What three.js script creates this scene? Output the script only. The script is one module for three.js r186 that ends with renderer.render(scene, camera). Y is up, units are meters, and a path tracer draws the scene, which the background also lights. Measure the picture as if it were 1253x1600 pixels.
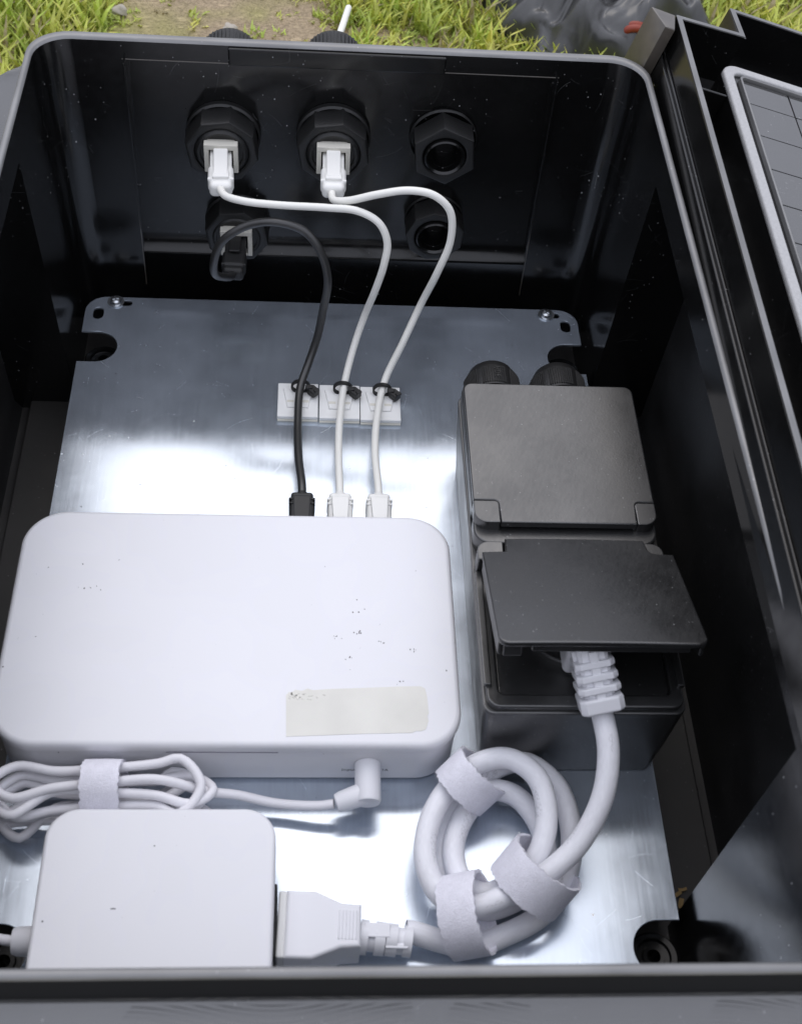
import * as THREE from 'three';
import { RoundedBoxGeometry } from 'three/addons/geometries/RoundedBoxGeometry.js';
import { mergeGeometries, mergeVertices, toCreasedNormals } from 'three/addons/utils/BufferGeometryUtils.js';
import { FontLoader } from 'three/addons/loaders/FontLoader.js';
import { TextGeometry } from 'three/addons/geometries/TextGeometry.js';

// ------------------------------------------------------------------ camera, sky, sun, exposure
const scene = new THREE.Scene();
const camera = new THREE.PerspectiveCamera(43.603, 801 / 1024, 0.01, 80);
camera.position.set(-0.0159, 0.5386, 0.5919);
{
  const m = new THREE.Matrix4().makeBasis(
    new THREE.Vector3(0.9971, 0.0693, 0.0323), new THREE.Vector3(-0.0178, 0.6215, -0.7832), new THREE.Vector3(-0.0744, 0.7804, 0.6209));
  camera.quaternion.setFromRotationMatrix(m);
}
camera.focus = 0.72; camera.userData.fStop = 18;
const SUN = new THREE.Vector3(-0.06, 0.87, -0.49).normalize();
{ // overcast sky, brighter round the veiled sun
  const W = 256, H = 128, d = new Float32Array(W * H * 4), v = new THREE.Vector3();
  for (let j = 0; j < H; j++) for (let i = 0; i < W; i++) {
    const el = ((j + 0.5) / H - 0.5) * Math.PI, az = ((i + 0.5) / W - 0.5) * 2 * Math.PI;
    v.set(Math.cos(az) * Math.cos(el), Math.sin(el), Math.sin(az) * Math.cos(el));
    const up = Math.max(0, v.y), c = Math.max(0, v.dot(SUN));
    const cloud = 0.06 * Math.sin(3 * az + 2.2 * el) * Math.cos(5 * el + az) + 0.04 * Math.sin(7 * az - 5 * el);
    const L = (0.62 + 0.56 * up + 0.28 * Math.pow(c, 3)) * (1 + cloud);
    const o = (j * W + i) * 4;
    d[o] = L * 0.945; d[o + 1] = L * 0.98; d[o + 2] = L * 1.12; d[o + 3] = 1;
  }
  const t = new THREE.DataTexture(d, W, H, THREE.RGBAFormat, THREE.FloatType);
  t.mapping = THREE.EquirectangularReflectionMapping; t.magFilter = THREE.LinearFilter; t.minFilter = THREE.LinearFilter; t.wrapS = THREE.RepeatWrapping; t.needsUpdate = true;
  scene.background = t; scene.environment = t;
}
const sun = new THREE.DirectionalLight(0xfff4e6, 0.5);
sun.position.copy(SUN).multiplyScalar(4); sun.target.position.set(0, 0, 0.2);
sun.castShadow = true; sun.shadow.radius = 70; sun.shadow.mapSize.set(2048, 2048);
Object.assign(sun.shadow.camera, { left: -1.2, right: 1.2, top: 1.2, bottom: -1.2, near: 0.5, far: 9 });
scene.add(sun, sun.target);
const renderer = new THREE.WebGLRenderer({ antialias: true });
renderer.toneMapping = THREE.LinearToneMapping;
renderer.toneMappingExposure = 1.07;
renderer.shadowMap.enabled = true;

// ------------------------------------------------------------------ helpers
const creased = (g, angle) => toCreasedNormals(g.scale(1000, 1000, 1000), angle).scale(0.001, 0.001, 0.001); // it matches corners to a hundredth of a unit, so work in millimetres
let seed = 7;
const rnd = () => { seed = (seed * 1664525 + 1013904223) >>> 0; return seed / 4294967296; };
const rr = (a, b) => a + (b - a) * rnd();
const used = {};
function numbered(n) { const k = used[n] = (used[n] ?? -1) + 1; return k ? n + '_' + String(k).padStart(3, '0') : n; }
function tag(o, label, category, group, kind) { Object.assign(o.userData, { label, category }); if (group) o.userData.group = group; if (kind) o.userData.kind = kind; return o; }
function thing(name, label, category, p = [0, 0, 0], group) {
  const g = new THREE.Group(); g.name = numbered(name); g.position.set(...p); scene.add(g); return tag(g, label, category, group);
}
function part(name, geo, mat, parent) {
  const list = Array.isArray(geo) ? geo : [geo];
  const g = list.length > 1 ? mergeGeometries(list.map((x) => { const y = x.index ? x.toNonIndexed() : x; for (const k of Object.keys(y.attributes)) if (!['position', 'normal', 'uv'].includes(k)) y.deleteAttribute(k); return y; })) : list[0];
  const m = new THREE.Mesh(g, mat); m.name = parent === scene ? numbered(name) : name; m.castShadow = m.receiveShadow = true; parent.add(m); return m;
}
function boxUV(g) { // metres, by the dominant axis
  g = g.index ? g.toNonIndexed() : g;
  const p = g.attributes.position, uv = new Float32Array(p.count * 2), a = new THREE.Vector3(), b = new THREE.Vector3(), c = new THREE.Vector3();
  for (let i = 0; i < p.count; i += 3) {
    a.fromBufferAttribute(p, i); b.fromBufferAttribute(p, i + 1); c.fromBufferAttribute(p, i + 2);
    const n = b.clone().sub(a).cross(c.clone().sub(a)), x = Math.abs(n.x), y = Math.abs(n.y), z = Math.abs(n.z);
    [a, b, c].forEach((q, k) => { const o = (i + k) * 2; if (x > y && x > z) { uv[o] = q.z; uv[o + 1] = q.y; } else if (y > z) { uv[o] = q.x; uv[o + 1] = q.z; } else { uv[o] = q.x; uv[o + 1] = q.y; } });
  }
  g.setAttribute('uv', new THREE.BufferAttribute(uv, 2)); return g;
}
const at = (g, x, y, z, ry = 0, rx = 0, rz = 0) => { if (rx) g.rotateX(rx); if (rz) g.rotateZ(rz); if (ry) g.rotateY(ry); return g.translate(x, y, z); };
const rbox = (w, h, d, r = 0.001, x = 0, y = 0, z = 0, ry = 0, s = 3) => boxUV(at(new RoundedBoxGeometry(w, h, d, s, r), x, y, z, ry));
function slabBox(x0, x1, y0, y1, z0, z1, r = 0.001) { return rbox(x1 - x0, y1 - y0, z1 - z0, r, (x0 + x1) / 2, (y0 + y1) / 2, (z0 + z1) / 2); }
function rrect(x0, x1, z0, z1, r) { // rounded rectangle in plan, as a Shape whose y is -z
  const s = new THREE.Shape(), R = Array.isArray(r) ? r : [r, r, r, r], [a, b, c, d] = R, y0 = -z1, y1 = -z0; // near-left, near-right, far-right, far-left
  s.moveTo(x0 + a, y0); s.lineTo(x1 - b, y0); s.absarc(x1 - b, y0 + b, b, -Math.PI / 2, 0); s.lineTo(x1, y1 - c); s.absarc(x1 - c, y1 - c, c, 0, Math.PI / 2);
  s.lineTo(x0 + d, y1); s.absarc(x0 + d, y1 - d, d, Math.PI / 2, Math.PI); s.lineTo(x0, y0 + a); s.absarc(x0 + a, y0 + a, a, Math.PI, Math.PI * 1.5); return s;
}
function poly(pts) { const s = new THREE.Shape(); pts.forEach(([x, z], i) => i ? s.lineTo(x, -z) : s.moveTo(x, -z)); s.closePath(); return s; }
function flatFaces(g) { // the large flat faces keep their own normal right up to the bevel
  const p = g.attributes.position, nn = g.attributes.normal, a = new THREE.Vector3(), b = new THREE.Vector3(), c = new THREE.Vector3();
  for (let i = 0; i < p.count; i += 3) { a.fromBufferAttribute(p, i); b.fromBufferAttribute(p, i + 1).sub(a); c.fromBufferAttribute(p, i + 2).sub(a); b.cross(c).normalize(); for (const k of ['x', 'y', 'z']) if (Math.abs(b[k]) > 0.9999) for (let q = 0; q < 3; q++) nn.setXYZ(i + q, b.x, b.y, b.z); }
  return g;
}
function slab(shape, y0, y1, bev = 0.001, seg = 3, curve = 10) { // a plan shape between two heights; the bevel stays inside the outline
  const g = new THREE.ExtrudeGeometry(shape, { depth: Math.max(1e-5, y1 - y0 - 2 * bev), bevelEnabled: bev > 0, bevelThickness: bev, bevelSize: bev, bevelOffset: -bev, bevelSegments: seg, curveSegments: curve });
  g.rotateX(-Math.PI / 2); g.translate(0, y0 + bev, 0); return boxUV(flatFaces(creased(g, 0.6)));
}
const V = (a) => new THREE.Vector3(a[0], a[1], a[2]);
const mm = (list) => list.map((a) => new THREE.Vector3(a[0] / 1000, a[1] / 1000, a[2] / 1000));
function cable(pts, r, per = 8, rad = 14) {
  const c = new THREE.CatmullRomCurve3(pts, false, 'centripetal'), len = c.getLength(), n = pts.length * per;
  const g = new THREE.TubeGeometry(c, n, r, rad, false), uv = g.attributes.uv;
  for (let i = 0; i < uv.count; i++) uv.setXY(i, uv.getX(i) * len, uv.getY(i));
  return g;
}
function cyl(a, b, ra, rb = ra, seg = 28) { // a closed cylinder or cone from point a to point b
  const A = V(a), B = V(b), d = B.clone().sub(A), g = new THREE.CylinderGeometry(rb, ra, d.length(), seg);
  g.applyQuaternion(new THREE.Quaternion().setFromUnitVectors(new THREE.Vector3(0, 1, 0), d.clone().normalize()));
  g.translate((A.x + B.x) / 2, (A.y + B.y) / 2, (A.z + B.z) / 2); return boxUV(g);
}
function latheAlong(profile, a, dir, seg = 32, crease = 0.5) { // profile of [radius, distance]
  const g = new THREE.LatheGeometry(profile.map(([r, h]) => new THREE.Vector2(Math.max(r, 1e-6), h)), seg);
  g.applyQuaternion(new THREE.Quaternion().setFromUnitVectors(new THREE.Vector3(0, 1, 0), V(dir).normalize()));
  g.translate(...a); return boxUV(creased(g, crease));
}
function prismAlong(n, R, depth, bev, a, rot = 0, hole = 0) { // n-sided nut, axis along +z from a
  const s = new THREE.Shape(); for (let i = 0; i < n; i++) { const t = rot + i / n * 2 * Math.PI; i ? s.lineTo(R * Math.cos(t), R * Math.sin(t)) : s.moveTo(R * Math.cos(t), R * Math.sin(t)); } s.closePath();
  if (hole) { const h = new THREE.Path(); h.absarc(0, 0, hole, 0, 2 * Math.PI, true); s.holes.push(h); }
  const g = new THREE.ExtrudeGeometry(s, { depth: depth - 2 * bev, bevelEnabled: true, bevelThickness: bev, bevelSize: bev, bevelOffset: -bev, bevelSegments: 2, curveSegments: 24 });
  g.translate(a[0], a[1], a[2] + bev); return boxUV(flatFaces(creased(g, 0.5)));
}
// tileable value noise
function lattice(n, s) { let q = s * 7919 + 13; const a = new Float32Array(n * n); for (let i = 0; i < a.length; i++) { q = (q * 1664525 + 1013904223) >>> 0; a[i] = q / 4294967296; } return a; }
const LAT = new Map();
function noise(u, v, n, s = 1, m = n) {
  const key = (n * 4096 + m) * 1024 + s; let A = LAT.get(key); if (!A) LAT.set(key, A = lattice(Math.max(n, m), s));
  const N = Math.max(n, m), x = u * n, y = v * m, i = Math.floor(x), j = Math.floor(y), f = x - i, g = y - j, sf = f * f * (3 - 2 * f), sg = g * g * (3 - 2 * g);
  const w = (a, k) => ((a % k) + k) % k, i0 = w(i, n), i1 = w(i + 1, n), j0 = w(j, m) * N, j1 = w(j + 1, m) * N;
  return (A[j0 + i0] * (1 - sf) + A[j0 + i1] * sf) * (1 - sg) + (A[j1 + i0] * (1 - sf) + A[j1 + i1] * sf) * sg;
}
const fbm = (u, v, n, s, o = 4) => { let t = 0, a = 0.5, k = 0; for (let i = 0; i < o; i++) { t += a * noise(u, v, n << i, s + i); k += a; a *= 0.5; } return t / k; };
function tex(N, fn, srgb = false, size = 1, M = N) {
  const d = new Uint8Array(N * M * 4);
  for (let j = 0; j < M; j++) for (let i = 0; i < N; i++) { const c = fn((i + 0.5) / N, (j + 0.5) / M), o = (j * N + i) * 4; for (let k = 0; k < 3; k++) d[o + k] = Math.max(0, Math.min(255, (Array.isArray(c) ? c[k] : c) * 255)); d[o + 3] = 255; }
  const t = new THREE.DataTexture(d, N, M); t.wrapS = t.wrapT = THREE.RepeatWrapping; t.magFilter = THREE.LinearFilter; t.minFilter = THREE.LinearMipmapLinearFilter; t.generateMipmaps = true;
  if (srgb) t.colorSpace = THREE.SRGBColorSpace; t.repeat.set(1 / size, 1 / size); t.needsUpdate = true; return t;
}
function marks(N, dots, lines, dotR, base, ink, seedN, lineLen = 60) { // sparse specks and hairline scratches on an even base, as a grey array
  let q = seedN; const R = () => { q = (q * 1664525 + 1013904223) >>> 0; return q / 4294967296; };
  const a = new Float32Array(N * N).fill(base), put = (x, y, v) => { const i = ((Math.round(y) % N + N) % N) * N + (Math.round(x) % N + N) % N; a[i] += (ink - base) * v; };
  for (let k = 0; k < dots; k++) { const x = R() * N, y = R() * N, r = dotR * (0.5 + R() * R() * 2), v = 0.35 + 0.65 * R(); for (let dy = -4; dy <= 4; dy++) for (let dx = -4; dx <= 4; dx++) if (Math.hypot(dx, dy * (0.7 + 0.6 * R())) < r) put(x + dx, y + dy, v); }
  for (let k = 0; k < lines; k++) { let x = R() * N, y = R() * N, t = R() * 6.28, n = lineLen * (0.2 + R() * R()), v = 0.12 + 0.5 * R() * R(), b = (R() - 0.5) * 0.03; for (let i = 0; i < n; i++) { put(x, y, v * (0.5 + 0.5 * R())); x += Math.cos(t); y += Math.sin(t); t += b; } }
  return a;
}
const sample = (a, N) => (u, v) => a[Math.min(N - 1, Math.floor(v * N)) * N + Math.min(N - 1, Math.floor(u * N))];
const phys = (o) => new THREE.MeshPhysicalMaterial(o);
const lin = (r, g = r, b = r) => new THREE.Color().setRGB(r, g, b);

// ------------------------------------------------------------------ materials
const speckA = sample(marks(1024, 480, 260, 1.1, 0, 1, 11, 90), 1024), speckB = sample(marks(1024, 700, 60, 0.9, 0, 1, 23, 40), 1024);
const M = {};
{
  const dust = tex(1024, (u, v) => { const s = Math.min(1, speckA(u, v)) * Math.max(0.25, Math.min(1.5, (fbm(u, v, 4, 7) - 0.38) * 6)); return 0.045 + 0.55 * s + 0.035 * fbm(u, v, 6, 3); }, true, 0.21);
  const shine = tex(512, (u, v) => 0.10 + 0.16 * Math.pow(fbm(u, v, 5, 9), 2) + 0.05 * noise(u, v, 90, 4), false, 0.3);
  M.gloss = phys({ color: lin(1), map: dust, roughness: 1, roughnessMap: shine, ior: 1.6, specularIntensity: 0.8 });
  const dust2 = tex(1024, (u, v) => 0.075 + 0.05 * fbm(u, v, 5, 5) + 0.45 * Math.min(1, speckB(u, v)), true, 0.16);
  const scuff = tex(512, (u, v) => 0.24 + 0.20 * fbm(u, v, 4, 15) + 0.06 * noise(u * 3 + v, v, 40, 6), false, 0.12);
  const grain = tex(512, (u, v) => noise(u, v, 220, 8), false, 0.11);
  M.satin = phys({ color: lin(1), map: dust2, roughness: 1, roughnessMap: scuff, bumpMap: grain, bumpScale: 0.000016, ior: 1.95 });
  // black rims of tub and lid: sky sheen painted as grey, plus specks
  const skyGreyMap = tex(1024, (u, v) => 0.31 + 0.18 * fbm(u, v, 10, 31) + 0.20 * Math.min(1, speckB(u, v)), true, 0.2);
  M.skyGrey = phys({ color: lin(1), map: skyGreyMap, roughness: 0.42, ior: 2.0 });
  const groove = tex(1024, (u, v) => { const p = noise(u, v, 7, 41); return 0.5 + 0.5 * Math.sin(2 * Math.PI * (120 * v + 1.6 * p + 2 * Math.sin(2 * Math.PI * u * 2))) * (fbm(u, v, 4, 44) > 0.5 ? 1 : 0.15); }, false, 0.18);
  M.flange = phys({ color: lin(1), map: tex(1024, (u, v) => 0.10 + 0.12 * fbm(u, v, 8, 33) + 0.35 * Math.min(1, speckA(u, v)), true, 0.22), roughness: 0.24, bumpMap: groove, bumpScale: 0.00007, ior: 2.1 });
  M.pan = phys({ color: lin(1), map: tex(512, (u, v) => 0.22 + 0.03 * fbm(u, v, 6, 35) + 0.4 * Math.min(1, speckA(u, v)), true, 0.21), roughness: 0.07, ior: 2.333 });
  M.lug = phys({ color: lin(1), map: tex(512, (u, v) => { const k = 0.20 + 0.14 * fbm(u, v, 12, 37); return [k * 1.08, k, k * 0.9]; }, true, 0.1), roughness: 0.35, ior: 1.9 });
  M.rubberDull = phys({ color: lin(0.006), roughness: 0.45, specularIntensity: 0.35 });
  M.rubber = phys({ color: lin(0.017), roughness: 0.5, ior: 1.5 });
  M.nut = phys({ color: lin(0.011), roughness: 0.46, bumpMap: grain, bumpScale: 0.0001, ior: 1.5 });
  M.blackCable = phys({ color: lin(0.022), roughness: 0.36, ior: 1.7 });
  M.floor = phys({ color: lin(1), map: tex(1024, (u, v) => { const n = fbm(u, v, 6, 71), s = Math.min(1, speckB(u, v)); return [0.165 + 0.10 * n + 0.3 * s, 0.158 + 0.10 * n + 0.3 * s, 0.155 + 0.09 * n + 0.3 * s]; }, true, 0.19), roughness: 0.4, ior: 1.6 });
  // galvanised plate
  const zinc = (u, v) => { const st = noise(u, v, 380, 51, 16), sp = fbm(u, v, 24, 53, 3), big = fbm(u, v, 3, 57, 3); return [st, sp, big]; };
  const scr = sample(marks(1024, 110, 620, 1, 0, 1, 91, 60), 1024), pit = sample(marks(1024, 120, 0, 0.9, 0, 1, 97), 1024);
  const zc = tex(1024, (u, v) => { const [st, sp, big] = zinc(u, v), k = 0.83 + 0.03 * (st - 0.5) + 0.10 * (sp - 0.5) + 0.12 * (big - 0.5) + 0.24 * Math.min(1, scr(u, v)) - 0.45 * Math.min(1, pit(u, v)); return [k * 0.94, k * 0.985, k * 1.04]; }, true, 0.3);
  const zr = tex(1024, (u, v) => { const [st, sp, big] = zinc(u, v); return 0.20 + 0.025 * (st - 0.5) + 0.06 * (sp - 0.5) + 0.03 * (big - 0.5) + 0.25 * Math.min(1, scr(u, v)); }, false, 0.3);
  const zb = tex(1024, (u, v) => 0.5 * noise(u, v, 380, 51, 16) + 0.3 * noise(u, v, 60, 58) + 0.2 * noise(u, v, 300, 59) - 0.4 * Math.min(1, scr(u, v)), false, 0.3);
  M.zinc = phys({ color: lin(0.97), map: zc, metalness: 0.74, anisotropy: 0.9, anisotropyRotation: 0, roughness: 1, roughnessMap: zr, bumpMap: zb, bumpScale: 0.000003 });
  M.steel = phys({ color: lin(0.62, 0.64, 0.66), metalness: 1, roughness: 0.24 });
  // white plastics
  const pitW = sample(marks(1024, 26, 4, 0.9, 0, 1, 131, 14), 1024);
  M.white = phys({ color: lin(1), map: tex(1024, (u, v) => { const n = fbm(u, v, 3, 61), k = 0.905 + 0.045 * (n - 0.5) - 0.55 * Math.min(1, pitW(u, v)); return [k * 0.998, k * 0.998, k * 1.012]; }, true, 0.2), roughness: 0.42, bumpMap: tex(512, (u, v) => noise(u, v, 256, 63), false, 0.06), bumpScale: 0.00002, ior: 1.5 });
  M.whitePlug = phys({ color: lin(0.80, 0.80, 0.83), roughness: 0.45 });
  const cw = tex(512, (u, v) => { const k = 0.93 + 0.03 * (noise(u, v, 40, 65) - 0.5) - (noise(u, v, 9, 66) > 0.86 && noise(u, v, 120, 67) > 0.6 ? 0.10 : 0); return [k, k, k * 1.01]; }, true, 0.09); cw.repeat.set(1 / 0.09, 1);
  M.cord = phys({ color: lin(0.98, 0.98, 1), map: cw, roughness: 0.5 });
  M.cordAdapter = phys({ color: lin(0.80, 0.79, 0.82), roughness: 0.48 });
  // slim network cable with its faint line of print
  const cn = tex(1024, (u, v) => { const print = Math.abs(v - 0.80) < 0.030 && noise(u, 0.5, 190, 68, 4) > 0.52 && noise(u, v, 400, 69, 24) > 0.45; const k = print ? 0.66 : 0.935; return [k, k * 0.995, k * 0.965]; }, true, 1, 64); cn.repeat.set(1 / 0.16, 1);
  M.patch = phys({ color: lin(1), map: cn, roughness: 0.5 });
  M.patchPlug = phys({ color: lin(0.84, 0.835, 0.80), roughness: 0.4 });
  M.ivory = phys({ color: lin(0.62, 0.60, 0.53), roughness: 0.5 });
  M.contact = phys({ color: lin(0.006), roughness: 0.7 });
  M.nylon = phys({ color: lin(0.82, 0.82, 0.80), roughness: 0.55, transmission: 0 });
  M.foam = phys({ color: lin(0.70, 0.68, 0.60), roughness: 0.9 });
  M.residue = phys({ color: lin(1), map: tex(512, (u, v) => { const n = fbm(u, v, 5, 81), k = 0.885 + 0.05 * (n - 0.5); return [k, k * 0.992, k * 0.955]; }, true, 0.07), roughness: 0.75 });
  M.ink = phys({ color: lin(0.05), roughness: 0.7 });
  const fz = tex(512, (u, v) => 0.5 * noise(u, v, 130, 83) + 0.35 * noise(u, v, 60, 84, 200) + 0.25 * noise(u, v, 250, 85), false, 0.03);
  M.velcro = phys({ color: lin(1), map: tex(512, (u, v) => { const k = 0.955 + 0.05 * (noise(u, v, 90, 86) - 0.5) + 0.05 * (fbm(u, v, 8, 87) - 0.5); return [k * 0.99, k * 0.985, k * 1.02]; }, true, 0.03), roughness: 0.95, bumpMap: fz, bumpScale: 0.0003, sheen: 0.5, sheenRoughness: 0.6, sheenColor: lin(0.8, 0.8, 0.9) });
  M.gasket = phys({ color: lin(1), map: tex(256, (u, v) => 0.66 + 0.05 * noise(u, v, 60, 89), true, 0.05), roughness: 0.6 });
  M.bag = phys({ color: lin(0.03), roughness: 0.32, ior: 1.75, bumpMap: tex(512, (u, v) => fbm(u, v, 8, 93), false, 0.08), bumpScale: 0.0004 });
  M.redPlastic = phys({ color: lin(0.26, 0.04, 0.02), roughness: 0.5 });
  M.stone = phys({ color: lin(0.45, 0.41, 0.35), roughness: 0.9 });
}

// ------------------------------------------------------------------ ground, grass
const GY = -0.046;
const underBox = (x, z, m = 0) => x > -0.21 - m && x < 0.56 + m && z > -0.075 - m && z < 0.56 + m;
const grassy = (x, z) => { // patches of grass with bare soil between
  const n = fbm(x * 0.21 + 11.3, z * 0.21 + 4.7, 16, 101, 3), left = Math.exp(-(((x + 0.235) / 0.055) ** 2) - ((z + 0.42) / 0.10) ** 2), right = Math.max(0, Math.min(1, (x + 0.055 + 0.06 * (n - 0.5)) / 0.05)), bare = Math.exp(-(((x + 0.115) / 0.072) ** 2) - ((z + 0.45) / 0.16) ** 2);
  return Math.max(0, Math.min(1, 0.2 + 1.5 * (n - 0.45) + 0.9 * left + 0.55 * right - 0.75 * bare));
};
{
  const N = 150, pos = [], uv = [], idx = [], f = (i) => { const t = i / N * 2 - 1; return Math.sign(t) * (Math.abs(t) * 0.9 + 40 * Math.abs(t) ** 7); };
  for (let j = 0; j <= N; j++) for (let i = 0; i <= N; i++) {
    const x = f(i) + 0.05, z = f(j) - 0.25, h = underBox(x, z, 0.02) ? -0.002 : 0.010 * (fbm(x * 0.5 + 3, z * 0.5 + 3, 16, 103, 3) - 0.62);
    pos.push(x, GY + h, z); uv.push(x, z);
    if (i && j) { const a = (j - 1) * (N + 1) + i - 1; idx.push(a, a + N + 1, a + 1, a + 1, a + N + 1, a + N + 2); }
  }
  const g = new THREE.BufferGeometry(); g.setAttribute('position', new THREE.Float32BufferAttribute(pos, 3)); g.setAttribute('uv', new THREE.Float32BufferAttribute(uv, 2)); g.setIndex(idx); g.computeVertexNormals();
  const map = tex(1024, (u, v) => {
    const n = fbm(u, v, 6, 105, 5), moss = Math.max(0, Math.min(1, (fbm(u, v, 5, 107, 4) - 0.44) * 6)), f2 = noise(u, v, 260, 109), straw = noise(u, v, 40, 111, 220) > 0.84 ? 1 : 0, k = 0.62 + 0.5 * n + 0.25 * (f2 - 0.5);
    const soil = [0.42 * k, 0.325 * k, 0.21 * k], green = [0.33 * k, 0.33 * k, 0.085 * k], c = soil.map((s, q) => s * (1 - 0.75 * moss) + green[q] * 0.75 * moss + (straw ? [0.12, 0.10, 0.06][q] : 0));
    return c.map((q) => Math.pow(Math.min(1, q), 1 / 2.2));
  }, true, 0.62);
  const m = part('ground', g, phys({ map, roughness: 0.95, bumpMap: tex(512, (u, v) => 0.6 * fbm(u, v, 12, 113, 4) + 0.4 * noise(u, v, 200, 115), false, 0.3), bumpScale: 0.006 }), scene);
  m.userData.kind = 'structure';
}
function blade(len, w, lean, yaw, x = 0, z = 0) {
  const g = new THREE.BufferGeometry(), p = [], n = 3;
  const dx = Math.cos(yaw), dz = Math.sin(yaw);
  for (let i = 0; i <= n; i++) { const t = i / n, r = lean * len * t * t, y = len * t * (1 - 0.3 * lean * t), hw = w * (1 - t * t) * 0.5 + 0.00012; p.push([x + dx * r - dz * hw, y, z + dz * r + dx * hw], [x + dx * r + dz * hw, y + 0.15 * w, z + dz * r - dx * hw]); }
  const pos = []; for (let i = 0; i < n; i++) { const [a, b, c, d] = [p[2 * i], p[2 * i + 1], p[2 * i + 2], p[2 * i + 3]]; pos.push(...a, ...b, ...c, ...b, ...d, ...c); }
  g.setAttribute('position', new THREE.Float32BufferAttribute(pos, 3)); g.computeVertexNormals(); return g;
}
{
  const clump = (n, L, W, spread) => mergeGeometries(Array.from({ length: n }, () => blade(L * rr(0.55, 1.15), W * rr(0.7, 1.25), rr(0.25, 1.1), rr(0, 6.28), rr(-spread, spread), rr(-spread, spread))));
  const kinds = [clump(8, 0.028, 0.0038, 0.008), clump(6, 0.040, 0.0046, 0.010), clump(10, 0.014, 0.0046, 0.009)];
  const mat = phys({ color: lin(1), roughness: 0.62, transmission: 0.3, side: THREE.DoubleSide, thickness: 0 });
  const M4 = new THREE.Matrix4(), lists = [[], [], []];
  const near = (x, z) => x > -0.5 && x < 0.75 && z < -0.06 && z > -0.95;
  for (let k = 0; k < 60000; k++) {
    const wide = k % 4 === 0, x = wide ? rr(-1.6, 1.9) : rr(-0.5, 0.75), z = wide ? rr(-1.9, 1.5) : rr(-0.95, -0.06);
    if (underBox(x, z)) continue;
    const gq = grassy(x, z), r = rnd();
    if (r > gq * 1.1 + 0.05) continue;
    lists[gq < 0.3 ? 2 : rnd() < 0.55 ? 0 : rnd() < 0.6 ? 1 : 2].push([x, z, gq]);
  }
  lists.forEach((L, i) => {
    const im = new THREE.InstancedMesh(kinds[i], mat, L.length), c = new THREE.Color();
    L.forEach(([x, z, gq], k) => {
      const s = rr(0.6, 1.2) * (0.55 + 0.5 * gq); M4.makeRotationY(rr(0, 6.28)).scale(new THREE.Vector3(s, s, s)).setPosition(x, GY - 0.004, z); im.setMatrixAt(k, M4);
      const y = rnd(), d = rr(0.8, 1.35); c.setRGB((0.44 + 0.22 * y) * d, (0.57 + 0.05 * y) * d, (0.10 + 0.05 * y) * d); if (rnd() < 0.08) c.setRGB(0.42, 0.35, 0.19); im.setColorAt(k, c);
    });
    im.name = ['grass', 'long_grass', 'ground_cover'][i]; im.castShadow = im.receiveShadow = true; scene.add(im);
    tag(im, ['short green grass growing behind and beside the black box', 'longer bright green grass blades among the lawn behind the box', 'low mossy yellow green leaves on the bare soil behind the box'][i], 'grass', null, 'stuff');
  });
}
// pale stones and dead leaves on the soil
function pebble(x, z, s, flat, label, matl) {
  const g = new THREE.IcosahedronGeometry(1, 3), p = g.attributes.position, k = rr(0, 50), v = new THREE.Vector3();
  for (let i = 0; i < p.count; i++) { v.fromBufferAttribute(p, i); const q = 1 + 0.22 * Math.sin(3.1 * v.x + k) * Math.cos(2.7 * v.z + k) + 0.12 * Math.sin(5 * v.y + 4 * v.x + k); p.setXYZ(i, v.x * q * s, v.y * q * s * flat, v.z * q * s * 0.75); }
  const m = part('stone', boxUV(creased(mergeVertices(g), 0.9)), matl, scene); m.position.set(x, GY + s * flat * 0.3, z); m.rotation.y = rr(0, 3); return tag(m, label, 'stone');
}
pebble(-0.176, -0.395, 0.0065, 0.7, 'small white pebble on bare soil near the left grass patch', M.stone);
pebble(-0.20, -0.44, 0.0075, 0.6, 'pale tan pebble farther left, beside the grass patch', M.stone);
pebble(-0.07, -0.452, 0.007, 0.6, 'light brown pebble on the soil behind the left round cap', M.stone);
pebble(-0.085, -0.378, 0.0055, 0.6, 'brown pebble just past the rim beside the left round cap', M.stone);
pebble(0.182, -0.475, 0.017, 0.35, 'flat pale stone lying at the far left edge of the black bag', M.stone);
pebble(0.362, -0.485, 0.020, 0.35, 'flat pale stone in the grass behind the open lid', M.stone);

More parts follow.
